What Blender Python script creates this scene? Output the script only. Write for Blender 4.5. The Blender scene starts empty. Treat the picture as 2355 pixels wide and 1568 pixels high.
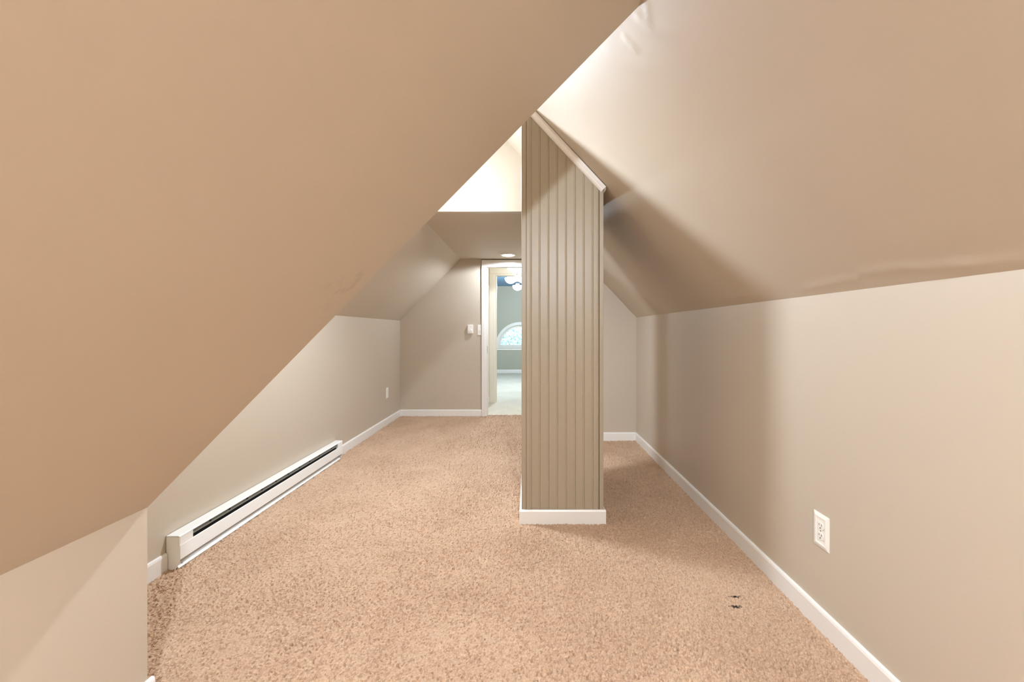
import bpy, bmesh, math, random
import numpy as np
from mathutils import Vector, noise

# ---------------------------------------------------------------- camera, world, exposure
F, U0, V0, H = 916.0, 1216.5, 760.8, 1.165          # focal (px), vanishing point (px), eye height (m)
W_PX, H_PX = 2355.0, 1568.0
scene = bpy.context.scene
COL = scene.collection
cam_d = bpy.data.cameras.new('camera')
cam = bpy.data.objects.new('camera', cam_d)
COL.objects.link(cam)
cam.location = (0, 0, H)
cam.rotation_euler = (math.pi / 2, 0, 0)
cam_d.sensor_width = 36.0
cam_d.lens = F / W_PX * 36.0
cam_d.shift_x = -(U0 - W_PX / 2) / W_PX
cam_d.shift_y = -(H_PX / 2 - V0) / W_PX
cam_d.clip_start = 0.02
scene.camera = cam

world = bpy.data.worlds.new('world')
scene.world = world
world.use_nodes = True
wn = world.node_tree.nodes
wn['Background'].inputs[0].default_value = (0.66, 0.85, 1.0, 1)
wn['Background'].inputs[1].default_value = 3.6

vs = scene.view_settings
vs.view_transform = 'Standard'
vs.look = 'None'
vs.gamma = 1.0
vs.use_curve_mapping = False
vs.exposure = 1.5
scene.cycles.max_bounces = 7
scene.cycles.diffuse_bounces = 5
scene.cycles.glossy_bounces = 2
scene.cycles.transmission_bounces = 4
scene.cycles.caustics_reflective = False
scene.cycles.caustics_refractive = False

# lamp powers (watts of the point light inside each glass)
P_VAULT, P_NEAR, P_DOWN, P_HALL, P_FAN = 54.0, 86.0, 24.0, 4.5, 105.0
WARM = (0.755, 0.86, 0.985)
COOL = (0.80, 0.92, 1.0)

# ---------------------------------------------------------------- measures of the place (metres)
XR, ZR, TR = 1.1432, 1.308, 1.0719       # right knee wall, its height, slope of the right roof
XL, ZL, TL = -1.7699, 1.3067, 1.0123     # left knee wall beyond the low part
XN, ZN, TN, YN = -1.1819, 0.6185, 1.0198, 1.2337   # low part next to the camera
YREC, XREC = 4.2418, 0.41                # boxed-out wall behind the column
YF, ZC, YH = 5.4661, 2.1498, 3.2857      # far wall, flat ceiling, header
YP, PL, PR, YPB = 2.4168, -0.0451, 0.452, 3.0      # column
YB = -2.1                                # wall behind the camera
BB, BT = 0.086, 0.013                    # baseboard height, thickness
XC = XL + (ZC - ZL) / TL
def z_right(x): return ZR + TR * (XR - x)
def z_left(x): return ZL + TL * (x - XL)
def z_near(x): return ZN + TN * (x - XN)
XRIDGE = (ZR + TR * XR - ZL + TL * XL) / (TL + TR)
ZRIDGE = z_left(XRIDGE)
XNR = (ZR + TR * XR - ZN + TN * XN) / (TN + TR)
ZNR = z_near(XNR)

def ray(u, v): return Vector(((u - U0) / F, 1.0, -(v - V0) / F))
def at_y(u, v, y):
    d = ray(u, v); return Vector((d.x * y, y, H + d.z * y))

# ---------------------------------------------------------------- materials
def new_mat(name):
    m = bpy.data.materials.new(name); m.use_nodes = True
    return m, m.node_tree.nodes, m.node_tree.links, m.node_tree.nodes['Principled BSDF']

def srgb(r, g, b):
    f = lambda c: (c / 12.92 if c <= 0.04045 else ((c + 0.055) / 1.055) ** 2.4)
    return (f(r / 255), f(g / 255), f(b / 255), 1)

def paint(name, col, rough=0.5, bump=0.04, scale=220.0, vary=0.03, spec=0.4, smudges=()):
    m, n, l, p = new_mat(name)
    tc = n.new('ShaderNodeTexCoord')
    nz = n.new('ShaderNodeTexNoise'); nz.inputs['Scale'].default_value = 1.3; nz.inputs['Detail'].default_value = 0
    l.new(tc.outputs['Object'], nz.inputs['Vector'])
    mx = n.new('ShaderNodeMix'); mx.data_type = 'RGBA'
    mx.inputs[6].default_value = tuple(c * (1 - vary) for c in col[:3]) + (1,)
    mx.inputs[7].default_value = tuple(min(1, c * (1 + vary)) for c in col[:3]) + (1,)
    l.new(nz.outputs['Fac'], mx.inputs[0])
    out = mx.outputs[2]
    for (c, r, k) in smudges:                       # handled-at marks on the paint
        vd = n.new('ShaderNodeVectorMath'); vd.operation = 'DISTANCE'; vd.inputs[1].default_value = c
        l.new(tc.outputs['Object'], vd.inputs[0])
        mr = n.new('ShaderNodeMapRange'); mr.inputs[1].default_value = 0; mr.inputs[2].default_value = r
        mr.inputs[3].default_value = 1; mr.inputs[4].default_value = 0
        l.new(vd.outputs['Value'], mr.inputs[0])
        n2 = n.new('ShaderNodeTexNoise'); n2.inputs['Scale'].default_value = 22; n2.inputs['Detail'].default_value = 3
        l.new(tc.outputs['Object'], n2.inputs['Vector'])
        m2 = n.new('ShaderNodeMapRange'); m2.inputs[1].default_value = 0.5; m2.inputs[2].default_value = 0.7
        l.new(n2.outputs['Fac'], m2.inputs[0])
        mu = n.new('ShaderNodeMath'); mu.operation = 'MULTIPLY'
        l.new(mr.outputs[0], mu.inputs[0]); l.new(m2.outputs[0], mu.inputs[1])
        mk = n.new('ShaderNodeMath'); mk.operation = 'MULTIPLY'; mk.inputs[1].default_value = k
        l.new(mu.outputs[0], mk.inputs[0])
        mm = n.new('ShaderNodeMix'); mm.data_type = 'RGBA'
        mm.inputs[7].default_value = tuple(x * 0.45 for x in col[:3]) + (1,)
        l.new(mk.outputs[0], mm.inputs[0]); l.new(out, mm.inputs[6]); out = mm.outputs[2]
    l.new(out, p.inputs['Base Color'])
    p.inputs['Roughness'].default_value = rough
    p.inputs['Specular IOR Level'].default_value = spec
    if bump > 0.1:
        nb = n.new('ShaderNodeTexNoise'); nb.inputs['Scale'].default_value = scale; nb.inputs['Detail'].default_value = 3
        l.new(tc.outputs['Object'], nb.inputs['Vector'])
        b = n.new('ShaderNodeBump'); b.inputs['Strength'].default_value = bump; b.inputs['Distance'].default_value = 0.004
        l.new(nb.outputs['Fac'], b.inputs['Height']); l.new(b.outputs['Normal'], p.inputs['Normal'])
    return m

def plain(name, col, rough=0.4, metal=0.0, spec=0.5):
    m, n, l, p = new_mat(name)
    tc = n.new('ShaderNodeTexCoord')
    nz = n.new('ShaderNodeTexNoise'); nz.inputs['Scale'].default_value = 9
    l.new(tc.outputs['Object'], nz.inputs['Vector'])
    mr = n.new('ShaderNodeMapRange'); mr.inputs[3].default_value = max(0.02, rough - 0.05); mr.inputs[4].default_value = min(1, rough + 0.05)
    l.new(nz.outputs['Fac'], mr.inputs[0]); l.new(mr.outputs[0], p.inputs['Roughness'])
    p.inputs['Base Color'].default_value = col
    p.inputs['Metallic'].default_value = metal
    p.inputs['Specular IOR Level'].default_value = spec
    return m

def glow(name, col, strength, clear=0.6):
    """frosted lamp glass: glows, and lets the light of the bulb inside through"""
    m, n, l, p = new_mat(name)
    tr = n.new('ShaderNodeBsdfTransparent'); em = n.new('ShaderNodeEmission'); mx = n.new('ShaderNodeMixShader')
    em.inputs[0].default_value = tuple(col) + (1,); em.inputs[1].default_value = strength
    mx.inputs[0].default_value = 1 - clear
    l.new(tr.outputs[0], mx.inputs[1]); l.new(em.outputs[0], mx.inputs[2]); l.new(mx.outputs[0], n['Material Output'].inputs[0])
    n.remove(p)
    m.cycles.emission_sampling = 'NONE'
    return m

def carpet(name, col_a, col_b, marks=()):
    m, n, l, p = new_mat(name)
    tc = n.new('ShaderNodeTexCoord')
    fine = n.new('ShaderNodeTexNoise'); fine.inputs['Scale'].default_value = 170; fine.inputs['Detail'].default_value = 0
    big = n.new('ShaderNodeTexNoise'); big.inputs['Scale'].default_value = 2.6; big.inputs['Detail'].default_value = 1; big.inputs['Distortion'].default_value = 0.6
    for t in (fine, big): l.new(tc.outputs['Object'], t.inputs['Vector'])
    a = n.new('ShaderNodeMath'); a.operation = 'MULTIPLY'; a.inputs[1].default_value = 0.45
    l.new(fine.outputs['Fac'], a.inputs[0])
    b = n.new('ShaderNodeMath'); b.operation = 'MULTIPLY_ADD'; b.inputs[1].default_value = 0.25
    l.new(big.outputs['Fac'], b.inputs[0]); l.new(a.outputs[0], b.inputs[2])
    cr = n.new('ShaderNodeValToRGB')
    cr.color_ramp.elements[0].position = 0.20; cr.color_ramp.elements[0].color = col_a
    cr.color_ramp.elements[1].position = 0.50; cr.color_ramp.elements[1].color = col_b
    l.new(b.outputs[0], cr.inputs[0])
    out = cr.outputs[0]
    for (c, sx, sy, k) in marks:                    # dark slits worn into the pile
        mp = n.new('ShaderNodeMapping'); mp.inputs['Location'].default_value = (-c[0] / sx, -c[1] / sy, 0)
        mp.inputs['Scale'].default_value = (1 / sx, 1 / sy, 0)
        l.new(tc.outputs['Object'], mp.inputs['Vector'])
        wob = n.new('ShaderNodeTexNoise'); wob.inputs['Scale'].default_value = 90
        l.new(tc.outputs['Object'], wob.inputs['Vector'])
        ad = n.new('ShaderNodeVectorMath'); ad.operation = 'ADD'
        wv = n.new('ShaderNodeVectorMath'); wv.operation = 'SUBTRACT'; wv.inputs[1].default_value = (0.5, 0.5, 0.5)
        l.new(wob.outputs['Color'], wv.inputs[0]); l.new(mp.outputs[0], ad.inputs[0]); l.new(wv.outputs[0], ad.inputs[1])
        sep = n.new('ShaderNodeVectorMath'); sep.operation = 'MULTIPLY'; sep.inputs[1].default_value = (1, 1, 0)
        l.new(ad.outputs[0], sep.inputs[0])
        ln = n.new('ShaderNodeVectorMath'); ln.operation = 'LENGTH'; l.new(sep.outputs[0], ln.inputs[0])
        mr = n.new('ShaderNodeMapRange'); mr.inputs[1].default_value = 0.35; mr.inputs[2].default_value = 1.0
        mr.inputs[3].default_value = k; mr.inputs[4].default_value = 0
        l.new(ln.outputs['Value'], mr.inputs[0])
        mm = n.new('ShaderNodeMix'); mm.data_type = 'RGBA'; mm.inputs[7].default_value = (0.012, 0.012, 0.014, 1)
        l.new(mr.outputs[0], mm.inputs[0]); l.new(out, mm.inputs[6]); out = mm.outputs[2]
    l.new(out, p.inputs['Base Color'])
    p.inputs['Roughness'].default_value = 1.0
    p.inputs['Specular IOR Level'].default_value = 0.1
    return m

BEIGE = srgb(196, 183, 165)
def near_plane(u, v):        # pixel to a point on the low left slope
    d = ray(u, v)
    y = (z_near(0) - H) / (d.z - TN * d.x)
    return Vector((d.x * y, y, H + d.z * y))
def right_plane(u, v):
    d = ray(u, v)
    y = (z_right(0) - H) / (d.z + TR * d.x)
    return Vector((d.x * y, y, H + d.z * y))
M = {}
M['wall'] = paint('beige_wall_paint', BEIGE, 0.42, 0.05)
M['slope'] = paint('beige_slope_paint', BEIGE, 0.52, 0.05, spec=0.3)
M['flat'] = paint('beige_flat_ceiling_paint', BEIGE, 0.6, 0.0, spec=0.25)
M['slope_marked'] = paint('beige_slope_paint_marked', BEIGE, 0.42, 0.05,
                          smudges=[(tuple(near_plane(770, 675)), 0.10, 0.30), (tuple(near_plane(815, 648)), 0.08, 0.30), (tuple(near_plane(625, 852)), 0.05, 0.2)])
M['column'] = paint('shaded_beige_beadboard', srgb(166, 152, 131), 0.38, 0.05, 90)  # wall beige with shade put into the colour, so the column front stays dimmer
M['white'] = paint('white_trim_paint', srgb(236, 232, 226), 0.32, 0.02, 60, 0.015, 0.5)
M['metal'] = paint('white_enamel', srgb(240, 239, 235), 0.28, 0.0, 60, 0.01, 0.5)
M['grey'] = plain('grey_galvanised', srgb(112, 114, 107), 0.5, 0.0)
M['black'] = plain('black_recess', (0.012, 0.011, 0.010, 1), 0.8)
M['dark_brown'] = plain('dark_gap', srgb(70, 60, 48), 0.9)
M['plastic'] = plain('white_plastic', srgb(240, 236, 228), 0.3)
M['steel'] = plain('brushed_steel', srgb(170, 168, 162), 0.35, 0.9)
M['cream'] = paint('cream_trim_paint', srgb(240, 233, 218), 0.4, 0.02, 60, 0.015)
M['hall'] = paint('hall_wall_paint', srgb(236, 226, 206), 0.5, 0.04)
M['bed_wall'] = paint('grey_green_wall_paint', srgb(178, 176, 160), 0.5, 0.03)
M['bed_ceil'] = paint('blue_ceiling', srgb(120, 160, 200), 0.5, 0.03)  # even blue base colour over the whole ceiling
M['blade'] = plain('dark_fan_blade', srgb(70, 66, 60), 0.45)
M['glass_lamp'] = glow('frosted_lamp_glass', WARM, 6)
M['glass_down'] = glow('downlight_lens', (0.95, 0.98, 1.0), 4)
M['glass_hall'] = glow('hall_lamp_glass', (0.95, 0.97, 0.95), 1.6)
M['glass_fan'] = glow('fan_lamp_glass', COOL, 5)
def floor_pt(u, v):
    d = ray(u, v); y = -H / d.z
    return (d.x * y, y, 0)
M['carpet'] = carpet('tan_cut_pile', srgb(178, 147, 121), srgb(205, 176, 150),
                     marks=[(floor_pt(1690, 1372), 0.036, 0.008, 0.97), (floor_pt(1692, 1394), 0.034, 0.009, 0.97)])
M['carpet2'] = carpet('pale_cut_pile', srgb(206, 198, 180), srgb(226, 220, 206))
m, n_, l_, p_ = new_mat('window_glass')
p_.inputs['Base Color'].default_value = (0.95, 0.98, 1, 1); p_.inputs['Roughness'].default_value = 0.0
p_.inputs['Transmission Weight'].default_value = 1.0; p_.inputs['IOR'].default_value = 1.02
M['glass'] = m
M['bark'] = paint('bark', srgb(90, 76, 60), 0.9, 0.5, 30)
M['leaf'] = paint('leaf', srgb(150, 172, 168), 0.6, 0.0)
M['lawn'] = paint('lawn', srgb(96, 120, 70), 0.9, 0.3, 30)

# ---------------------------------------------------------------- mesh helpers
class MB:
    def __init__(s): s.v = []; s.f = []
    def prism(s, pts, vec):
        """closed solid: polygon pts swept by vec"""
        pts = [Vector(p) for p in pts]; vec = Vector(vec); k = len(s.v); n = len(pts)
        nrm = Vector((0, 0, 0))
        for i in range(n): nrm += pts[i].cross(pts[(i + 1) % n])
        if nrm.dot(vec) > 0: pts.reverse()
        s.v += pts + [p + vec for p in pts]
        s.f.append(tuple(range(k, k + n)))
        s.f.append(tuple(range(k + 2 * n - 1, k + n - 1, -1)))
        for i in range(n):
            j = (i + 1) % n
            s.f.append((k + j, k + i, k + n + i, k + n + j))
        return s
    def box(s, a, b):
        (x0, y0, z0), (x1, y1, z1) = a, b
        return s.prism([(x0, y0, z0), (x1, y0, z0), (x1, y1, z0), (x0, y1, z0)], (0, 0, z1 - z0))
    def lathe(s, prof, c, seg=32, axis='z'):
        """prof: (radius, height) list round an axis through c; closed at radius 0"""
        c = Vector(c); rings = []
        def P(r, h, a):
            x, y = r * math.cos(a), r * math.sin(a)
            if axis == 'z': return c + Vector((x, y, h))
            if axis == 'y': return c + Vector((x, h, y))
            return c + Vector((h, x, y))
        for r, h in prof:
            if r < 1e-6: s.v.append(P(0, h, 0)); rings.append([len(s.v) - 1])
            else:
                k = len(s.v); s.v += [P(r, h, 2 * math.pi * i / seg) for i in range(seg)]; rings.append(list(range(k, k + seg)))
        for a, b in zip(rings, rings[1:]):
            for i in range(seg):
                j = (i + 1) % seg
                if len(a) == 1 and len(b) == 1: continue
                if len(a) == 1: s.f.append((a[0], b[j], b[i]))
                elif len(b) == 1: s.f.append((a[i], a[j], b[0]))
                else: s.f.append((a[i], a[j], b[j], b[i]))
        return s
    def build(s, name, mat, parent=None, smooth=False, bevel=0.0, seg=2):
        me = bpy.data.meshes.new(name)
        me.from_pydata([tuple(v) for v in s.v], [], s.f); me.materials.append(M[mat] if isinstance(mat, str) else mat)
        bm = bmesh.new(); bm.from_mesh(me)
        bmesh.ops.recalc_face_normals(bm, faces=bm.faces); bm.to_mesh(me); bm.free()
        if smooth:
            for p in me.polygons: p.use_smooth = True
        o = bpy.data.objects.new(name, me); COL.objects.link(o)
        if parent: o.parent = parent
        if bevel:
            b = o.modifiers.new('bevel', 'BEVEL'); b.width = bevel; b.segments = seg; b.limit_method = 'ANGLE'; b.harden_normals = False
        return o

def tag(o, label, cat, group=None, kind=None):
    o['label'] = label; o['category'] = cat
    if group: o['group'] = group
    if kind: o['kind'] = kind
    return o
def struct(o, label, cat): return tag(o, label, cat, kind='structure')
def empty(name, loc=(0, 0, 0)):
    o = bpy.data.objects.new(name, None); o.empty_display_size = 0.1; o.location = loc; COL.objects.link(o); return o

def grid_mesh(name, P, mat, smooth=True, parent=None):
    """P: (n, m, 3) array of points"""
    n, k = P.shape[:2]
    idx = np.arange(n * k).reshape(n, k)
    quads = np.stack([idx[:-1, :-1], idx[1:, :-1], idx[1:, 1:], idx[:-1, 1:]], -1).reshape(-1, 4)
    me = bpy.data.meshes.new(name)
    me.vertices.add(n * k); me.vertices.foreach_set('co', P.reshape(-1).astype(np.float32))
    me.loops.add(quads.size); me.loops.foreach_set('vertex_index', quads.reshape(-1).astype(np.int32))
    me.polygons.add(len(quads)); me.polygons.foreach_set('loop_start', np.arange(0, quads.size, 4, dtype=np.int32))
    me.polygons.foreach_set('use_smooth', np.full(len(quads), smooth))
    me.update(calc_edges=True); me.validate()
    me.materials.append(M[mat])
    o = bpy.data.objects.new(name, me); COL.objects.link(o)
    if parent: o.parent = parent
    return o

def smooth_noise(shape, cells, rng):
    """bilinear value noise, -1..1, sampled on a grid of the given shape with the given number of cells"""
    g = rng.uniform(-1, 1, (cells[0] + 2, cells[1] + 2))
    a = np.linspace(0, cells[0], shape[0]); b = np.linspace(0, cells[1], shape[1])
    i = a.astype(int); j = b.astype(int); fa = (a - i); fb = (b - j)
    fa = (fa * fa * (3 - 2 * fa))[:, None]; fb = (fb * fb * (3 - 2 * fb))[None, :]
    return (g[np.ix_(i, j)] * (1 - fa) * (1 - fb) + g[np.ix_(i + 1, j)] * fa * (1 - fb)
            + g[np.ix_(i, j + 1)] * (1 - fa) * fb + g[np.ix_(i + 1, j + 1)] * fa * fb)
RNG = np.random.default_rng(7)

# ---------------------------------------------------------------- floor (tufted carpet)
def carpet_floor():
    xs = np.arange(XL - 0.02, XR + 0.03, 0.0046)
    ys = [YB]
    while ys[-1] < YF + 0.055:
        y = ys[-1]
        ys.append(y + (0.05 if y < 0.9 else 0.0046 if y < 2.2 else 0.0046 + (y - 2.2) * 0.006))
    ys = np.array(ys)
    X, Y = np.meshgrid(xs, ys)
    shp = X.shape
    amp = np.clip((Y - 0.6) / 0.3, 0, 1)
    jit = RNG.normal(0, 1, shp)
    s = jit.copy()                                            # lightly clumped tufts
    s[1:-1, 1:-1] = 0.55 * jit[1:-1, 1:-1] + 0.15 * (jit[:-2, 1:-1] + jit[2:, 1:-1] + jit[1:-1, :-2] + jit[1:-1, 2:])
    low = smooth_noise(shp, (90, 34), RNG)
    patch = 0.95 + 0.3 * smooth_noise(shp, (16, 9), RNG)
    pits = (RNG.random(shp) < 0.12) * RNG.uniform(0.004, 0.013, shp)
    Z = amp * ((0.0043 * np.clip(s, -2.2, 1.2) - pits) * patch + 0.0014 * low)
    Xj = X + RNG.uniform(-0.0013, 0.0013, shp); Yj = Y + RNG.uniform(-0.0014, 0.0014, shp)
    o = grid_mesh('floor', np.stack([Xj, Yj, Z], -1), 'carpet', smooth=False)
    return struct(o, 'tan cut-pile carpet covering the attic floor', 'floor')
carpet_floor()
struct(MB().box((XL - 0.1, YB - 0.1, -0.12), (XR + 0.1, YF + 0.05, -0.02)).build('floor_slab', 'dark_brown'), 'floor boards under the tan carpet', 'floor')

# ---------------------------------------------------------------- walls and sloped ceilings
T = 0.10
def slab(name, pts, vec, mat, label, cat): return struct(MB().prism(pts, vec).build(name, mat), label, cat)

def soft_surface(name, p00, ds, dt, ns, nt, nrm, mat, amp, wrinkles=(), label='', cat='ceiling', thick=0.1):
    """hand-plastered plane: p00 + s*ds + t*dt, faintly uneven, with a solid back"""
    p00, ds, dt, nrm = [np.array(a, float) for a in (p00, ds, dt, nrm)]
    S, Tt = np.meshgrid(np.linspace(0, 1, ns), np.linspace(0, 1, nt), indexing='ij')
    P = p00 + S[..., None] * ds + Tt[..., None] * dt
    ls, lt = np.linalg.norm(ds), np.linalg.norm(dt)
    d = amp * (smooth_noise((ns, nt), (max(2, int(ls / 0.55)), max(2, int(lt / 0.55))), RNG)
               + 0.35 * smooth_noise((ns, nt), (max(2, int(ls / 0.2)), max(2, int(lt / 0.2))), RNG))
    edge = np.minimum(np.minimum(S * ls, (1 - S) * ls), np.minimum(Tt * lt, (1 - Tt) * lt))
    d *= np.clip(edge / 0.15, 0.15, 1)
    for (a, b, w, h) in wrinkles:
        a, b = np.array(a), np.array(b); ab = b - a
        k = np.clip(((P - a) @ ab) / (ab @ ab), 0, 1)
        q = P - (a + k[..., None] * ab)
        d += h * np.exp(-(np.linalg.norm(q, axis=-1) / w) ** 2)
    P = P + d[..., None] * nrm
    o = grid_mesh(name, P, mat)
    bm = bmesh.new(); bm.from_mesh(o.data)                    # solid backing just outside the skin
    c = [p00 - nrm * 0.004, p00 + ds - nrm * 0.004, p00 + ds + dt - nrm * 0.004, p00 + dt - nrm * 0.004]
    lo = [bm.verts.new(tuple(x)) for x in c]; hi = [bm.verts.new(tuple(x - nrm * thick)) for x in c]
    bm.faces.new(lo); bm.faces.new(hi[::-1])
    for i in range(4):
        j = (i + 1) % 4; bm.faces.new((lo[j], lo[i], hi[i], hi[j]))
    bm.to_mesh(o.data); bm.free()
    return struct(o, label, cat)

nr = np.array((-TR, 0, -1)) / math.hypot(TR, 1)
wr = []
for (a, b, w, h) in (((1438, 86), (1462, 112), 0.010, 0.0035), ((1466, 34), (1484, 52), 0.010, 0.0035), ((1500, 66), (1553, 74), 0.012, 0.0012),
                     ((1486, 2), (1494, 58), 0.009, 0.003), ((1300, 196), (1340, 235), 0.03, 0.0015), ((1400, 120), (1490, 160), 0.03, 0.0012)):
    wr.append((right_plane(*a), right_plane(*b), w, h))
for (a, b) in (((1860, 662), (1960, 640)), ((1990, 628), (2090, 612)), ((2100, 618), (2230, 606)), ((2200, 612), (2340, 596)), ((1650, 690), (1740, 676))):
    wr.append((right_plane(*a), right_plane(*b), 0.016, 0.0022))           # uneven joint compound above the knee wall
YTOP = YF + 0.08
soft_surface('ceiling_right', (XR, YB, ZR), (XRIDGE - XR, 0, ZRIDGE - ZR), (0, YTOP - YB, 0), 170, 560, nr, 'slope', 0.0022, wr,
             'beige sloped ceiling rising from the knee wall with the wide power outlet')
nn = np.array((TN, 0, -1)) / math.hypot(TN, 1)
soft_surface('ceiling_near', (XN, YB, ZN), (XNR - XN, 0, ZNR - ZN), (0, YN - YB, 0), 100, 160, nn, 'slope_marked', 0.0015, (),
             'low beige sloped ceiling with faint smudges ending in a diagonal edge')
nl = np.array((TL, 0, -1)) / math.hypot(TL, 1)
soft_surface('ceiling_left', (XL, YN, ZL), (XRIDGE - XL, 0, ZRIDGE - ZL), (0, YTOP - YN, 0), 90, 200, nl, 'slope', 0.0015, (),
             'beige sloped ceiling above the knee wall with the baseboard heater')
slab('ceiling_flat', [(XC - 0.12, YH + 0.06, ZC), (XREC + 0.05, YH + 0.06, ZC), (XREC + 0.05, YTOP, ZC), (XC - 0.12, YTOP, ZC)], (0, 0, 0.05), 'flat',
     'flat beige ceiling holding the round recessed light', 'ceiling')
# header: upright drop between the tall vault and the flat ceiling
slab('wall_header', [(XC, YH, ZC), ((ZR + TR * XR - ZC) / TR, YH, ZC), (XRIDGE, YH, ZRIDGE)], (0, 0.06, 0), 'wall',
     'beige upright wall dropping from the vault to the flat ceiling', 'wall')
slab('wall_right', [(XR, YB, -0.02), (XR, YTOP, -0.02), (XR, YTOP, ZR + 0.02), (XR, YB, ZR + 0.02)], (T, 0, 0), 'wall',
     'beige knee wall holding the wide white power outlet', 'wall')
slab('wall_left', [(XL, YN, -0.02), (XL, YTOP, -0.02), (XL, YTOP, ZL + 0.02), (XL, YN, ZL + 0.02)], (-T, 0, 0), 'wall',
     'beige knee wall behind the long baseboard heater', 'wall')
slab('wall_near', [(XN, YB, -0.02), (XN, YN, -0.02), (XN, YN, ZN), (XN, YB, ZN)], (-T, 0, 0), 'wall',
     'short beige knee wall below the low smudged slope', 'wall')
# gable above and beside the low part (faces the tall vault)
slab('wall_gable', [(XL - 0.05, YN - 0.001, -0.02), (XN - 0.03, YN - 0.001, -0.02), (XN - 0.03, YN - 0.001, ZN + 0.02), (XNR, YN - 0.001, ZNR + 0.05),
                    (XRIDGE, YN - 0.001, ZRIDGE + 0.05), (XL - 0.05, YN - 0.001, ZL + 0.02)], (0, -0.08, 0), 'wall',
     'beige gable wall closing the tall vault over the low slope', 'wall')
slab('wall_back', [(XN - 0.1, YB, -0.02), (XR + 0.1, YB, -0.02), (XR + 0.1, YB, ZR + 0.05), (XNR, YB, ZNR + 0.1), (XN - 0.1, YB, ZN + 0.05)], (0, -T, 0), 'wall',
     'beige end wall of the low part facing the doorway', 'wall')
slab('wall_recess', [(XREC, YREC, -0.02), (XR + 0.02, YREC, -0.02), (XR + 0.02, YREC, z_right(XR + 0.02)), (XREC, YREC, z_right(XREC))], (0, YTOP - YREC, 0), 'wall',
     'beige boxed-out wall standing in the corner behind the column', 'wall')

# far wall with its doorway
DX0, DX1, DZ = -0.588, 0.175, 2.058
WT = 0.115
wf = MB()
wf.prism([(XL, YF, -0.02), (DX0, YF, -0.02), (DX0, YF, ZC + 0.02), (XC, YF, ZC), (XL, YF, ZL)], (0, WT, 0))
wf.prism([(DX0, YF, DZ), (DX1, YF, DZ), (DX1, YF, ZC + 0.02), (DX0, YF, ZC + 0.02)], (0, WT, 0))
wf.prism([(DX1, YF, -0.02), (XREC + 0.02, YF, -0.02), (XREC + 0.02, YF, ZC + 0.02), (DX1, YF, ZC + 0.02)], (0, WT, 0))
wfo = struct(wf.build('wall_far', 'wall'), 'beige end wall around the white doorway', 'wall')

# ---------------------------------------------------------------- baseboards
def baseboard(name, p, q, out, label, h=BB, mat='white'):
    """run from p to q (xy), out = unit direction into the room; eased top edge"""
    p, q, out = Vector((*p, -0.012)), Vector((*q, -0.012)), Vector((*out, 0))
    up = Vector((0, 0, 1)); H1 = h + 0.012
    prof = [p, p + out * BT, p + out * BT + up * (H1 - 0.012), p + out * (BT * 0.75) + up * (H1 - 0.003), p + out * (BT * 0.4) + up * H1, p + up * H1]
    return struct(MB().prism(prof, q - p).build(name, mat), label, 'baseboard')
HY0, HY1 = 1.94, 3.635                                   # heater ends
baseboard('baseboard_right', (XR, YB), (XR, YREC), (-1, 0), 'white baseboard along the knee wall with the wide outlet')
baseboard('baseboard_recess', (XR - BT, YREC), (XREC - BT, YREC), (0, -1), 'white baseboard on the boxed-out wall behind the column')
baseboard('baseboard_recess_side', (XREC, YREC), (XREC, YF), (-1, 0), 'white baseboard on the return beside the doorway')
baseboard('baseboard_left', (XL, HY1 + 0.004), (XL, YF), (1, 0), 'white baseboard between the heater and the thermostat wall')
baseboard('baseboard_left_near', (XL, YN), (XL, HY0 - 0.004), (1, 0), 'short white baseboard between the heater and the low wall corner')
baseboard('baseboard_far', (XL + BT, YF), (-0.652, YF), (0, -1), 'white baseboard below the thermostat')
baseboard('baseboard_near', (XN, YB), (XN, YN + BT), (1, 0), 'white baseboard on the short knee wall under the low slope')

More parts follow.
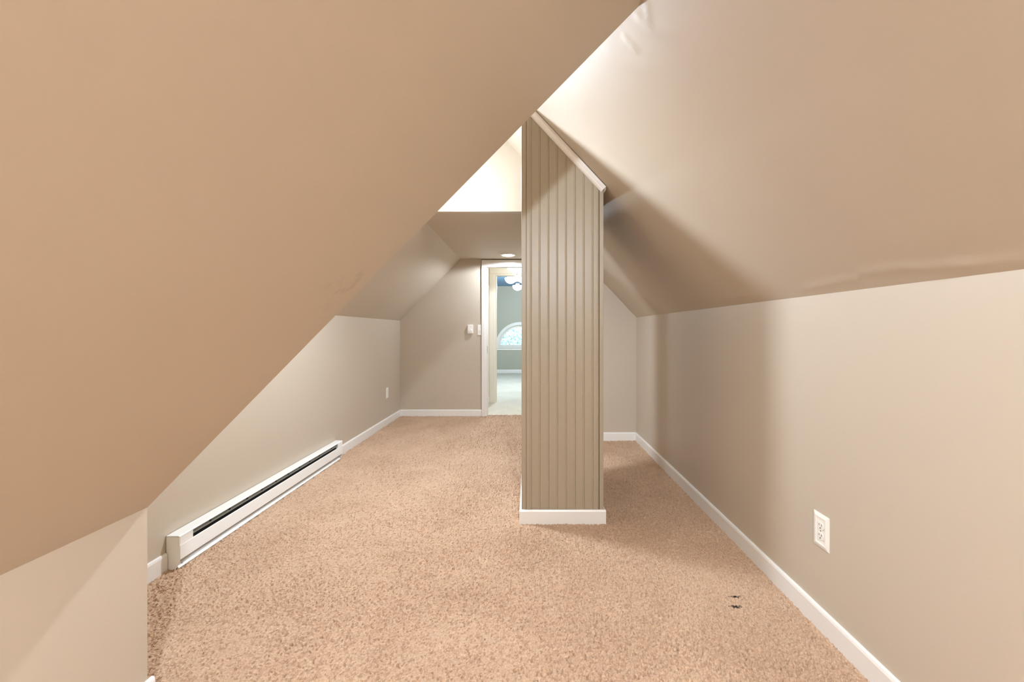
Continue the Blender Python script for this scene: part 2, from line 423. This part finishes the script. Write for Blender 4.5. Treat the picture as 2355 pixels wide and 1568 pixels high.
# ---------------------------------------------------------------- doorway casings
def casing(name, x0, x1, zt, y, w, mat, label, depth, gap=True, head_w=None):
    t = empty(name, ((x0 + x1) / 2, y, 0)); off = -Vector(t.location)
    hw = head_w or w
    def add(nm, mb, m, **k):
        mb.v = [v + off for v in mb.v]; return mb.build(nm, m, t, **k)
    th = 0.018
    for s in (0, 1):
        a, b = ((x0 - w, x0), (x1, x1 + w))[s]
        inner, outer = ((b, a), (a, b))[s]
        sg = 1 if outer > inner else -1
        prof = [(outer, y, 0), (outer, y - th, 0), (inner + sg * 0.022, y - th, 0), (inner + sg * 0.016, y - th * 0.55, 0), (inner, y - th * 0.5, 0), (inner, y, 0)]
        c = add('side_casing', MB().prism([(p[0], p[1], -0.005) for p in prof], (0, 0, zt + 0.005)), mat)
        if gap:
            g = MB().box((outer - 0.007 if sg < 0 else outer, y - 0.004, BB), (outer if sg < 0 else outer + 0.007, y + 0.001, zt + hw))
            g.v = [v + off for v in g.v]; g.build('dark_edge_strip', 'dark_brown', c)  # thin dark brown strip along the casing's outer edge
    prof = [(y, zt + hw), (y - th, zt + hw), (y - th, zt + 0.022), (y - th * 0.55, zt + 0.016), (y - th * 0.5, zt), (y, zt)]
    hd = add('head_casing', MB().prism([(x0 - w, p[0], p[1]) for p in prof], (x1 - x0 + 2 * w, 0, 0)), mat)
    if gap:
        g = MB().box((x0 - w - 0.007, y - 0.004, zt + hw), (x1 + w + 0.007, y + 0.001, zt + hw + 0.009)); g.v = [v + off for v in g.v]; g.build('dark_edge_strip', 'dark_brown', hd)  # same dark strip over the head casing
    jm = 0.012
    add('jamb', MB().box((x0 - 0.001, y - 0.002, -0.005), (x0 + jm, y + depth, zt)), mat)
    add('jamb', MB().box((x1 - jm, y - 0.002, -0.005), (x1 + 0.001, y + depth, zt)), mat)
    add('jamb', MB().box((x0 + jm, y - 0.002, zt - jm), (x1 - jm, y + depth, zt + 0.001)), mat)
    for xx0, xx1 in ((x0 + jm, x0 + jm + 0.011), (x1 - jm - 0.011, x1 - jm)):
        add('door_stop', MB().box((xx0, y + depth * 0.45, -0.005), (xx1, y + depth * 0.45 + 0.032, zt - jm)), mat)
    tag(t, label, 'door frame', kind='structure')
    return t
fr1 = casing('door_1', DX0, DX1, DZ, YF, 0.060, 'white', 'white painted door frame in the beige thermostat wall', WT, head_w=0.078)
sp = MB().box((DX0 + 0.011, YF + 0.012, 0.86), (DX0 + 0.0145, YF + 0.045, 0.955)); o_ = -Vector(fr1.location); sp.v = [v + o_ for v in sp.v]
so = sp.build('strike_plate', 'steel', fr1); so['label'] = 'small steel strike plate'

# ---------------------------------------------------------------- beadboard column
col = empty('beadboard_column', ((PL + PR) / 2, (YP + YPB) / 2, 0))
tag(col, 'beige beadboard column with white base and slanted white cap trim', 'column')
CO = -Vector(col.location)
def cadd(nm, mb, mat, parent=None, **k):
    mb.v = [v + CO for v in mb.v]; return mb.build(nm, mat, parent or col, **k)
TH = 0.009                                            # boards stand proud of the core
cadd('core', MB().prism([(PL + TH, YP + TH, 0), (PR - TH, YP + TH, 0), (PR - TH, YP + TH, z_right(PR - TH)), (PL + TH, YP + TH, z_right(PL + TH))],
                        (0, YPB - YP - 2 * TH, 0)), 'column')
def plank(a, b, top, parent_name='plank', along=None):
    """front board between x=a and x=b: rounded bead at its right edge and a groove on both sides"""
    w = b - a; y1 = YP + TH; y0 = YP + 0.001
    pts = [(a, y1), (a + 0.0002, y0 + 0.0015), (a + 0.0022, y0), (b - 0.0105, y0), (b - 0.0092, y0 + 0.0014), (b - 0.0078, y0 + 0.0006), (b - 0.005, y0), (b - 0.0022, y0 + 0.0006), (b - 0.0006, y0 + 0.0016), (b - 0.0002, y1)]
    m = MB(); n = len(pts); k = 0
    lo = [(x, y, 0.02) for x, y in pts]; hi = [(x, y, top(x)) for x, y in pts]
    m.v = [Vector(p) for p in lo + hi]
    m.f = [tuple(range(n - 1, -1, -1)), tuple(range(n, 2 * n))] + [(i, (i + 1) % n, n + (i + 1) % n, n + i) for i in range(n)]
    return cadd(parent_name, m, 'column')
def px_x(u): return (u - U0) * YP / F
edges = [1210.2, 1222.3, 1242.3, 1262.7, 1283.0, 1303.2, 1323.7, 1344.0, 1364.3, 1377.3]
for a, b in zip(edges, edges[1:]): plank(px_x(a), px_x(b), lambda x: z_right(x) - 0.002)
# side boards
def side_plank(x_in, x_out, ya, yb, zt):
    s = 1 if x_out > x_in else -1
    pts = [(x_in, ya), (x_out - s * 0.004, ya + 0.0005), (x_out - s * 0.001, ya + 0.003), (x_out - s * 0.001, yb - 0.0115), (x_out - s * 0.005, yb - 0.0095), (x_out - s * 0.001, yb - 0.005), (x_out - s * 0.005, yb - 0.0008), (x_in, yb - 0.0004)]
    return cadd('plank', MB().prism([(x, y, 0.02) for x, y in pts], (0, 0, zt - 0.02)), 'column')
ysp = np.linspace(YP + 0.028, YPB - 0.028, 13)
for xi, xo, zt in ((PL + TH, PL, z_right(PL + TH) - 0.004), (PR - TH, PR, z_right(PR) - 0.004)):
    first = None
    for a, b in zip(ysp, ysp[1:]):
        if first is None: first = side_plank(xi, xo, a, b, zt); y_first = a
        else:
            c = first.copy(); COL.objects.link(c); c.parent = col; c.location = (0, a - y_first, 0)
# corner trims (left, right), each an angle covering the corner; the back pair too
for xa, xb, ya, yb in ((PL - 0.0, px_x(1209.6), YP - 0.002, YP + 0.027), (px_x(1378.4), PR, YP - 0.002, YP + 0.027), (PL, PL + 0.028, YPB - 0.027, YPB), (PR - 0.028, PR, YPB - 0.027, YPB)):
    pts = [(xa, ya, 0.02), (xb, ya, 0.02), (xb, yb, 0.02), (xa, yb, 0.02)]
    m = MB(); hi = [(x, y, z_right(x) - 0.003) for x, y, _ in pts]; m.v = [Vector(p) for p in pts + hi]
    m.f = [(3, 2, 1, 0), (4, 5, 6, 7)] + [(i, (i + 1) % 4, 4 + (i + 1) % 4, 4 + i) for i in range(4)]
    cadd('corner_trim', m, 'column', bevel=0.0015)
# dark gap beside the right-hand corner trim
cadd('shadow_gap', MB().box((px_x(1377.3), YP + 0.0065, 0.05), (px_x(1378.4), YP + TH + 0.001, z_right(px_x(1378)) - 0.01)), 'dark_brown')
# base boards on the four sides
def base_board(p, q, out):
    p, q, out = Vector((*p, -0.012)), Vector((*q, -0.012)), Vector((*out, 0)); up = Vector((0, 0, 1)); h = BB + 0.010
    prof = [p, p + out * BT, p + out * BT + up * (h - 0.009), p + out * BT * 0.6 + up * h, p + up * h]
    return cadd('base_board', MB().prism(prof, q - p), 'white')
bb_o = 0.0025
base_board((PL - BT, YP - bb_o), (PR + BT, YP - bb_o), (0, -1))
base_board((PL, YP - bb_o), (PL, YPB), (-1, 0)); base_board((PR, YP - bb_o), (PR, YPB), (1, 0)); base_board((PL - BT, YPB), (PR + BT, YPB), (0, 1))
# slanted white cap trim where the front meets the slope
dirv = Vector((-1, 0, TR)).normalized(); dn = Vector((-TR, 0, -1)).normalized()
x_r = PR + 0.014; p0 = Vector((x_r, YP, z_right(x_r))) + dn * 0.004
prof = [(0, 0), (0, -0.026), (0.014, -0.026), (0.020, -0.020), (0.027, -0.016), (0.033, -0.008), (0.036, 0.0)]
Lc = (PR - PL + 0.014) / abs(dirv.x)
cap = MB().prism([p0 + dn * a + Vector((0, b, 0)) for a, b in prof], dirv * Lc)
cadd('cap_trim', cap, 'white')
cadd('cap_trim', MB().prism([(PR, YP - 0.02, z_right(PR) - 0.052), (PR + 0.012, YP - 0.02, z_right(PR + 0.012) - 0.02), (PR + 0.012, YP - 0.02, z_right(PR + 0.012) - 0.003), (PR, YP - 0.02, z_right(PR) - 0.003)], (0, YPB - YP + 0.02, 0)), 'column')

# ---------------------------------------------------------------- baseboard heater
ht = empty('baseboard_heater', (XL, (HY0 + HY1) / 2, 0))
tag(ht, 'long white electric baseboard heater on the knee wall', 'heater')
HO = -Vector(ht.location)
def hadd(nm, mb, mat, parent=None, **k):
    mb.v = [v + HO for v in mb.v]; return mb.build(nm, mat, parent or ht, **k)
xw, xf, zt_ = XL + 0.003, XL + 0.069, 0.166
hadd('back_plate', MB().box((xw, HY0, 0.012), (xw + 0.004, HY1, zt_ - 0.002)), 'metal')
# top cover with rounded nose and short front lip
hadd('top_cover', MB().prism([(xw, HY0, zt_), (xf - 0.006, HY0, zt_), (xf, HY0, zt_ - 0.004), (xf, HY0, zt_ - 0.0065), (xf - 0.003, HY0, zt_ - 0.0065), (xf - 0.003, HY0, zt_ - 0.004), (xw, HY0, zt_ - 0.004)], (0, HY1 - HY0, 0)), 'metal')
SY0, SY1 = 2.018, 3.555
fpy = HY0 + 0.002
hadd('front_panel', MB().prism([(xf - 0.004, fpy, 0.118), (xf - 0.001, fpy, 0.122), (xf + 0.001, fpy, 0.118), (xf + 0.001, fpy, 0.050), (xf - 0.006, fpy, 0.044), (xf - 0.008, fpy, 0.046), (xf - 0.003, fpy, 0.052)], (0, HY1 - HY0 - 0.004, 0)), 'metal')
for a, b in ((HY0, SY0), (SY1, HY1)):
    outer = a if a == HY0 else b
    e = hadd('end_cap', MB().box((xw + 0.004, a + (0.0035 if a == HY0 else 0), 0.114), (xf, b - (0.0035 if a != HY0 else 0), zt_ - 0.0045)), 'metal', bevel=0.0015)
    yy = (a, a + 0.003) if a == HY0 else (b - 0.003, b)
    hadd('end_plate', MB().prism([(xw + 0.004, yy[0], 0.0), (xf - 0.022, yy[0], 0.0), (xf - 0.001, yy[0], 0.040), (xf - 0.001, yy[0], zt_ - 0.005), (xw + 0.004, yy[0], zt_ - 0.005)], (0, yy[1] - yy[0], 0)), 'metal', e)
# slanted grey deflector seen through the slot, with its row of round holes
dfl = hadd('deflector', MB().prism([(xf - 0.015, SY0, zt_ - 0.004), (xf - 0.006, SY0, 0.136), (xf - 0.008, SY0, 0.136), (xf - 0.017, SY0, zt_ - 0.004)], (0, SY1 - SY0, 0)), 'grey')
hadd('dark_interior', MB().box((xw + 0.005, SY0 + 0.002, 0.055), (xf - 0.018, SY1 - 0.002, 0.134)), 'black')
dd = Vector((0.009, 0, -0.026)).normalized(); dnn = Vector((0.026, 0, 0.009)).normalized()
for u in (488, 532, 572, 606, 638, 666, 692, 715, 737, 765):
    y = F * abs(xf) / (U0 - u)
    c = Vector((xf - 0.0105, y, 0.149)) + dnn * 0.0004
    m = MB(); m.prism([c + dd * (0.0058 * math.cos(t)) + Vector((0, 0.008 * math.sin(t), 0)) for t in np.linspace(0, 2 * math.pi, 11)[:-1]], dnn * 0.0006)
    hadd('vent_hole', m, 'black', dfl)
# kick lip slanting down to the carpet
k0 = HY0 + 0.004
hadd('kick_lip', MB().prism([(xw + 0.024, k0, 0.040), (xf - 0.020, k0, 0.022), (xf - 0.007, k0, 0.008), (xf - 0.010, k0, 0.002), (xf - 0.024, k0, 0.016), (xw + 0.024, k0, 0.034)], (0, HY1 - HY0 - 0.03, 0)), 'metal')
hadd('fixing_screw', MB().lathe([(0, 0.003), (0.003, 0.002), (0.004, 0)], (xf - 0.016, HY0 + 0.03, 0.0185), 10), 'steel')

# ---------------------------------------------------------------- outlets, thermostat, switch
def place(parts_root, mat4): parts_root.matrix_world = mat4
from mathutils import Matrix
def outlet(name, loc, face, w, h, label, detailed=True):
    """built flat: local x = along wall, local y = out of the wall, local z = up"""
    t = empty(name, loc); t.rotation_euler = (0, 0, face)
    tag(t, label, 'outlet')
    d = 0.007
    def ring(x, z, y): return [Vector((-x, y, -z)), Vector((x, y, -z)), Vector((x, y, z)), Vector((-x, y, z))]
    m = MB()                                          # bevelled plate with a sunk middle
    rings = [ring(w / 2, h / 2, 0), ring(w / 2, h / 2, d * 0.35), ring(w / 2 - 0.013, h / 2 - 0.013, d), ring(w / 2 - 0.017, h / 2 - 0.017, d), ring(w / 2 - 0.0185, h / 2 - 0.0185, d - 0.0025)]
    for r in rings: m.v += r
    for k in range(len(rings) - 1):
        for i in range(4):
            j = (i + 1) % 4; m.f.append((4 * k + i, 4 * k + j, 4 * k + 4 + j, 4 * k + 4 + i))
    k = 4 * (len(rings) - 1); m.f.append((k, k + 1, k + 2, k + 3)); m.f.append((3, 2, 1, 0))
    m.build('plate', 'plastic', t)
    for s in (1, -1):
        z0 = s * 0.0195
        pr = []
        for a in np.linspace(0, 2 * math.pi, 25)[:-1]:
            x, z = 0.0172 * math.cos(a), 0.0172 * math.sin(a)
            pr.append((x, d - 0.003, z0 + max(-0.0138, min(0.0138, z))))
        r = MB().prism(pr, (0, 0.0026, 0)).build('receptacle', 'plastic', t)
        yt = d - 0.0004
        for x, hh in ((-0.0064, 0.0042), (0.0064, 0.0034)):
            MB().box((x - 0.0011, yt - 0.001, z0 + 0.004 - hh), (x + 0.0011, yt + 0.0002, z0 + 0.004 + hh)).build('slot', 'black', r)
        MB().lathe([(0, 0.0002), (0.0026, 0.0002), (0.0026, -0.001), (0, -0.001)], (0, yt, z0 - 0.0078), 12, 'y').build('ground_hole', 'black', r)
    MB().lathe([(0, 0.0016), (0.002, 0.0012), (0.0028, 0)], (0, d - 0.0026, 0), 12, 'y').build('screw', 'steel', t)
    return t
outlet('power_outlet', (XR, 1.5545, 0.3845), math.pi / 2, 0.081, 0.133, 'wide white power outlet on the bare knee wall facing the heater')
outlet('power_outlet', (XL, 4.97, 0.392), -math.pi / 2, 0.078, 0.133, 'white power outlet between the heater and the thermostat corner')

# thermostat
tx0, tx1, tz0, tz1 = -0.841, -0.765, 1.127, 1.250
th = empty('wall_thermostat', ((tx0 + tx1) / 2, YF, (tz0 + tz1) / 2)); tag(th, 'white box thermostat with round dial on the beige wall', 'thermostat')
w2, h2 = (tx1 - tx0) / 2, (tz1 - tz0) / 2
MB().box((-w2, -0.006, -h2), (w2, 0, h2)).build('back_plate', 'plastic', th, bevel=0.001)
MB().prism([(-w2 + 0.003, -0.006, -h2 + 0.003), (w2 - 0.003, -0.006, -h2 + 0.003), (w2 - 0.003, -0.006, h2 - 0.003), (-w2 + 0.003, -0.006, h2 - 0.003)], (0, -0.022, 0)).build('cover', 'plastic', th, bevel=0.003)
d_ = MB().lathe([(0.024, 0), (0.023, -0.006), (0.019, -0.009), (0, -0.009)], (0.006, -0.028, -0.022), 28, 'y').build('dial', 'plastic', th, smooth=False)
MB().box((0.0052, -0.0385, -0.022), (0.0068, -0.0365, -0.002)).build('pointer', 'grey', d_)
# light switch, its plate running under the door casing
sx0, sx1 = -0.707, -0.6555
sz0, sz1 = 1.108, 1.250
sw = empty('light_switch', ((sx0 + sx1) / 2, YF, (sz0 + sz1) / 2)); tag(sw, 'white toggle light switch plate tight against the door casing', 'light switch')
w2, h2 = (sx1 - sx0) / 2, (sz1 - sz0) / 2
MB().prism([(-w2, 0, -h2), (-w2, -0.003, -h2), (-w2 + 0.006, -0.007, -h2), (w2, -0.007, -h2), (w2, 0, -h2)], (0, 0, 2 * h2)).build('plate', 'plastic', sw, bevel=0.001)
MB().box((0.004, -0.0085, -0.014), (0.016, -0.0068, 0.014)).build('toggle_slot', 'plastic', sw)
MB().prism([(0.006, -0.007, -0.006), (0.006, -0.007, 0.006), (0.006, -0.020, 0.012), (0.006, -0.021, 0.006)], (0.008, 0, 0)).build('toggle', 'plastic', sw)
for zz in (-0.03, 0.03):
    MB().lathe([(0, -0.0015), (0.003, -0.001), (0.0036, 0)], (0.010, -0.007, zz), 10, 'y').build('screw', 'steel', sw)

# ---------------------------------------------------------------- lamps of the attic room
def bowl(R, h, n=8): return [(R * math.sin(a), -h * math.cos(a)) for a in np.linspace(0, math.pi / 2, n)]
def bulb(parent, loc, watts, radius, col):
    """the light source inside a lamp's glass"""
    l = bpy.data.lights.new('bulb', 'POINT'); l.energy = watts; l.shadow_soft_size = radius; l.color = col
    o = bpy.data.objects.new('bulb', l); o.location = loc; o.parent = parent; COL.objects.link(o)
    return o
def dome_lamp(name, loc, R, h, glass, label, collar=0.03, finial=True):
    t = empty(name, loc); tag(t, label, 'ceiling lamp')
    MB().lathe([(0, 0), (R * 0.55, 0), (R * 0.6, -collar * 0.4), (R * 0.9, -collar * 0.8), (R * 0.93, -collar), (R * 0.5, -collar - 0.002), (0, -collar - 0.002)], (0, 0, 0), 36).build('collar', 'steel', t, smooth=True)
    g = MB().lathe([(r, z - collar) for r, z in bowl(R, h)] + [(R * 0.97, -collar + 0.004), (0, -collar + 0.004)], (0, 0, 0), 36).build('glass_shade', glass, t, smooth=True)
    if finial: MB().lathe([(0, -collar - h - 0.016), (0.006, -collar - h - 0.012), (0.004, -collar - h - 0.004), (0.009, -collar - h + 0.001), (0, -collar - h + 0.002)], (0, 0, 0), 14).build('finial', 'steel', t, smooth=True)
    return t
# globe on a short stem below the vault's left slope
t = empty('ceiling_lamp', (-0.62, 2.695, z_left(-0.62))); tag(t, 'small globe lamp hanging on a stem under the vault slope', 'ceiling lamp')
MB().lathe([(0, 0.05), (0.055, 0.05), (0.06, -0.055), (0.05, -0.065), (0.012, -0.07), (0.012, -0.12), (0.03, -0.13), (0.0, -0.135)], (0, 0, 0), 28).build('collar', 'steel', t, smooth=True)
MB().lathe([(0.075 * math.sin(a), -0.20 - 0.075 * math.cos(a)) for a in np.linspace(0, math.pi * 0.86, 14)] + [(0, -0.13)], (0, 0, 0), 28).build('glass_shade', 'glass_lamp', t, smooth=True)
# globe's own weak glow, plus an added flood aimed away from the header
bulb(t, (0, 0, -0.20), P_VAULT * 0.26 / 0.6, 0.06, WARM)
b_ = bulb(t, (0, 0, -0.20), P_VAULT / 0.6, 0.06, WARM)
b_.data.type = 'SPOT'; b_.data.spot_size = math.radians(179); b_.data.spot_blend = 0.7
b_.rotation_euler = Vector((0.12, -0.33, -0.9)).to_track_quat('-Z', 'Y').to_euler()
# dome under the ridge of the low part, behind the camera
t = dome_lamp('ceiling_lamp', (XNR, -0.95, ZNR - 0.045), 0.12, 0.10, 'glass_lamp', 'frosted dome lamp under the ridge of the low part')
bulb(t, (0, 0, -0.075), P_NEAR / 0.6, 0.05, WARM)
# recessed downlight
dl = at_y(1168.5, 585, 1.0); yd = (ZC - H) / (dl.z - H); ld = (dl.x * yd, yd, ZC)
t = empty('recessed_downlight', ld); tag(t, 'round white recessed light glowing in the flat ceiling', 'ceiling light')
MB().lathe([(0.078, 0), (0.080, -0.014), (0.094, -0.012), (0.104, -0.004), (0.105, 0.0), (0.078, 0)], (0, 0, 0), 40).build('trim_ring', 'white', t, smooth=True)
MB().lathe([(0, -0.024), (0.04, -0.022), (0.066, -0.016), (0.079, -0.008), (0.079, -0.002), (0, -0.002)], (0, 0, 0), 36).build('lens', 'glass_down', t, smooth=True)

b_ = bulb(t, (0, 0, -0.034), P_DOWN, 0.045, WARM)
b_.data.type = 'SPOT'; b_.data.spot_size = math.radians(172); b_.data.spot_blend = 0.2

# ---------------------------------------------------------------- hallway beyond the door
Y1 = YF + WT; Y2 = 6.50; ZHALL = 2.26
HX0, HX1 = -1.05, 0.95
def small_carpet(name, x0, x1, y0, y1, step, mat, label):
    xs = np.arange(x0, x1 + step, step); ys = np.arange(y0, y1 + step, step); X, Y = np.meshgrid(xs, ys)
    Z = 0.004 * RNG.normal(0, 0.5, X.shape) + 0.003 * smooth_noise(X.shape, (40, 30), RNG)
    return struct(grid_mesh(name, np.stack([X, Y, Z], -1), mat), label, 'floor')
small_carpet('floor', HX0 - 0.05, HX1 + 0.05, YF + 0.045, Y2 + 0.06, 0.012, 'carpet2', 'pale carpet in the little hall beyond the doorway')
struct(MB().box((HX0 - T, Y1, -0.05), (HX0, Y2, ZHALL)).build('wall_hall_left', 'hall'), 'cream hall wall beside the open doorway', 'wall')
struct(MB().box((HX1, Y1, -0.05), (HX1 + T, Y2, ZHALL)).build('wall_hall_right', 'hall'), 'cream hall wall hidden by the column', 'wall')
struct(MB().box((HX0 - T, Y1 - WT * 0.5, ZHALL), (HX1 + T, Y2, ZHALL + 0.08)).build('ceiling_hall', 'hall'), 'cream ceiling of the little hall', 'ceiling')
wh = MB()
wh.box((HX0, YF + WT - 0.01, ZC), (HX1, YF + WT, ZHALL))
wh.box((XREC + 0.02, YF + WT - 0.01, -0.02), (HX1, YF + WT, ZC))
struct(wh.build('wall_hall_near', 'hall'), 'hall side of the wall over the white doorway', 'wall')
EX0, EX1, EZ = -0.553, 0.21, 2.08
w2_ = MB()
w2_.box((-3.2, Y2, -0.02), (EX0, Y2 + WT, 2.6)); w2_.box((EX1, Y2, -0.02), (2.6, Y2 + WT, 2.6)); w2_.box((EX0, Y2, EZ), (EX1, Y2 + WT, 2.6))
struct(w2_.build('wall_bedroom_near', 'hall'), 'cream wall around the second doorway', 'wall')
casing('door_2', EX0, EX1, EZ, Y2, 0.088, 'cream', 'cream door frame at the far side of the little hall', WT, gap=False, head_w=0.10)
baseboard('baseboard_hall', (HX0, Y1), (HX0, Y2), (1, 0), 'cream baseboard along the hall wall', mat='cream')
baseboard('baseboard_hall_far', (HX0, Y2), (EX0 - 0.088, Y2), (0, -1), 'short cream baseboard beside the second door frame', mat='cream')
hd_ = at_y(1189, 628, 5.98)
t = dome_lamp('ceiling_lamp', (hd_.x, 5.98, ZHALL), 0.165, 0.13, 'glass_hall', 'wide glowing glass dome lamp in the little hall', collar=0.105)

bulb(t, (0, 0, -0.165), P_HALL, 0.05, (0.84, 0.90, 0.95))

# ---------------------------------------------------------------- room with the arched window
Y3 = 11.02; ZB = 2.40; BX0, BX1 = -3.1, 2.5
small_carpet('floor', BX0, BX1, Y2 + 0.055, Y3 + 0.02, 0.03, 'carpet2', 'pale carpet in the room with the arched window')
struct(MB().box((BX0 - T, Y2, -0.12), (BX1 + T, Y3 + 0.1, -0.03)).build('floor_slab', 'dark_brown'), 'floor boards under the pale carpet', 'floor')
struct(MB().box((BX0 - T, Y2 + WT, -0.03), (BX0, Y3, ZB)).build('wall_bedroom_left', 'bed_wall'), 'grey green side wall of the window room', 'wall')
struct(MB().box((BX1, Y2 + WT, -0.03), (BX1 + T, Y3, ZB)).build('wall_bedroom_right', 'bed_wall'), 'grey green wall opposite in the window room', 'wall')
struct(MB().box((BX0 - T, Y2 + WT * 0.5, ZB), (BX1 + T, Y3 + 0.15, ZB + 0.1)).build('ceiling_bedroom', 'bed_ceil'), 'blue ceiling of the window room', 'ceiling')
WXc, WZ0, WR = (1196 - U0) * Y3 / F, H - (797 - V0) * Y3 / F, 0.60      # arch centre, sill height, opening radius
# end wall with a half-round opening: outline walked round the arch
arc = [(WXc + WR * math.cos(a), WZ0 + WR * math.sin(a)) for a in np.linspace(0, math.pi, 33)]
mb = MB()
mb.box((BX0, Y3, -0.03), (BX1, Y3 + 0.15, WZ0))
for (xa, za), (xb, zb) in zip(arc, arc[1:]):
    mb.prism([(xa, Y3, za), (xb, Y3, zb), (xb, Y3, ZB), (xa, Y3, ZB)], (0, 0.15, 0))
mb.box((BX0, Y3, WZ0), (WXc - WR, Y3 + 0.15, ZB)); mb.box((WXc + WR, Y3, WZ0), (BX1, Y3 + 0.15, ZB))
struct(mb.build('wall_bedroom_far', 'bed_wall'), 'grey green end wall holding the arched window', 'wall')
baseboard('baseboard_bedroom', (BX0, Y3), (BX1, Y3), (0, -1), 'white baseboard below the arched window', h=0.095)
win = empty('window_1', (WXc, Y3, WZ0)); struct(win, 'half-round arched window with pale frame looking out on trees', 'window')
def arch_band(r0, r1, y0, y1, n=32):
    m = MB()
    A = np.linspace(0, math.pi, n + 1)
    for a, b in zip(A, A[1:]):
        m.prism([(r0 * math.cos(a), y0, r0 * math.sin(a)), (r1 * math.cos(a), y0, r1 * math.sin(a)), (r1 * math.cos(b), y0, r1 * math.sin(b)), (r0 * math.cos(b), y0, r0 * math.sin(b))], (0, y1 - y0, 0))
    return m
arch_band(WR - 0.005, WR + 0.08, -0.02, 0.0).build('arch_casing', 'white', win)
arch_band(WR - 0.06, WR, 0.03, 0.10).build('sash_frame', 'white', win)
MB().box((-WR + 0.012, 0.034, 0.001), (WR - 0.012, 0.096, 0.05)).build('bottom_rail', 'white', win)
MB().box((-WR - 0.12, -0.05, -0.03), (WR + 0.12, 0.06, 0)).build('window_sill', 'white', win)
MB().box((-WR - 0.09, -0.018, -0.095), (WR + 0.09, 0, -0.03)).build('apron', 'white', win)
gl = [(0.545 * math.cos(a), 0.06, 0.545 * math.sin(a)) for a in np.linspace(0, math.pi, 33)]
MB().prism(gl, (0, 0.006, 0)).build('pane', 'glass', win)
MB().lathe([(0, -0.012), (0.010, -0.010), (0.014, 0)], (0.0, 0.03, WR - 0.03), 12, 'y').build('latch', 'steel', win)

# ceiling fan with glass shades
fx, fy = (1187 - U0) * 8.3 / F, 8.3
fan = empty('ceiling_fan', (fx, fy, ZB)); tag(fan, 'ceiling fan with dark blades and glowing glass shades', 'ceiling fan')
MB().lathe([(0, 0), (0.09, 0), (0.10, -0.03), (0.13, -0.05), (0.13, -0.10), (0.08, -0.13), (0.05, -0.20), (0, -0.20)], (0, 0, 0), 28).build('motor_housing', 'white', fan, smooth=True)
for k in range(5):
    a = 0.42 + k * 2 * math.pi / 5; ca, sa = math.cos(a), math.sin(a)
    R2 = lambda x, y, z: (x * ca - y * sa, x * sa + y * ca, z)
    b = MB().prism([R2(0.20, -0.05, -0.085), R2(0.60, -0.068, -0.090), R2(0.65, -0.04, -0.088), R2(0.65, 0.04, -0.072), R2(0.60, 0.068, -0.068), R2(0.20, 0.05, -0.072)], (0, 0, 0.007)).build('blade', 'blade', fan)
    MB().prism([R2(0.11, -0.02, -0.082), R2(0.24, -0.03, -0.084), R2(0.24, 0.03, -0.080), R2(0.11, 0.02, -0.080)], (0, 0, -0.006)).build('blade_iron', 'steel', b)
for k, (dx, dy, dz, R) in enumerate(((-0.05, -0.16, -0.10, 0.125), (0.15, 0.06, -0.10, 0.125), (-0.12, 0.12, -0.10, 0.125), (0.03, 0.0, -0.275, 0.105))):
    s_ = MB().lathe([(r, z) for r, z in bowl(R, R * 0.95)] + [(R * 0.96, 0.006), (R * 0.3, 0.02), (0, 0.02)], (dx, dy, dz - 0.02), 24).build('glass_shade', 'glass_fan', fan, smooth=True)
    MB().lathe([(R * 0.35, dz + 0.03), (R * 0.4, dz), (R * 0.98, dz - 0.012), (R * 0.9, dz - 0.02)], (dx, dy, 0), 20).build('shade_holder', 'steel', s_, smooth=True)

bulb(fan, (0.03, 0, -0.335), P_FAN, 0.03, COOL)

# ---------------------------------------------------------------- outdoors seen through the arched window
struct(MB().box((-30, Y3 + 0.2, -3.2), (30, 60, -3.0)).build('ground', 'lawn'), 'grass outside the arched window', 'ground')
rnd = random.Random(3)
def tree(loc, R, zc, label):
    t = empty('tree', loc); tag(t, label, 'tree', group='trees beyond the arched window')
    MB().lathe([(0.22, 0), (0.16, 1.2), (0.11, 3.0), (0.05, 4.6), (0, 4.8)], (0, 0, 0), 12).build('trunk', 'bark', t, smooth=True)
    V = []; Fc = []
    for i in range(9000):
        d = Vector((rnd.gauss(0, 1), rnd.gauss(0, 1), rnd.gauss(0, 1))).normalized() * (R * rnd.uniform(0.35, 1))
        c = Vector((0, 0, zc)) + Vector((d.x, d.y, d.z * 0.95))
        a = Vector((rnd.gauss(0, 1), rnd.gauss(0, 1), rnd.gauss(0, 1))).normalized(); b = a.orthogonal().normalized()
        L, w = rnd.uniform(0.05, 0.10), rnd.uniform(0.025, 0.045); k = len(V)
        V += [c - a * L, c + b * w, c + a * L, c - b * w]; Fc.append((k, k + 1, k + 2, k + 3))
    m = MB(); m.v = V; m.f = Fc
    o = m.build('foliage', 'leaf', t); o['kind'] = 'stuff'
    return t
tree((-1.4, 19.0, -3.0), 2.1, 3.6, 'leafy tree filling the lower part of the arched window')
tree((1.6, 22.0, -3.0), 2.2, 3.2, 'second leafy tree farther off behind the window trees, hidden by the column')
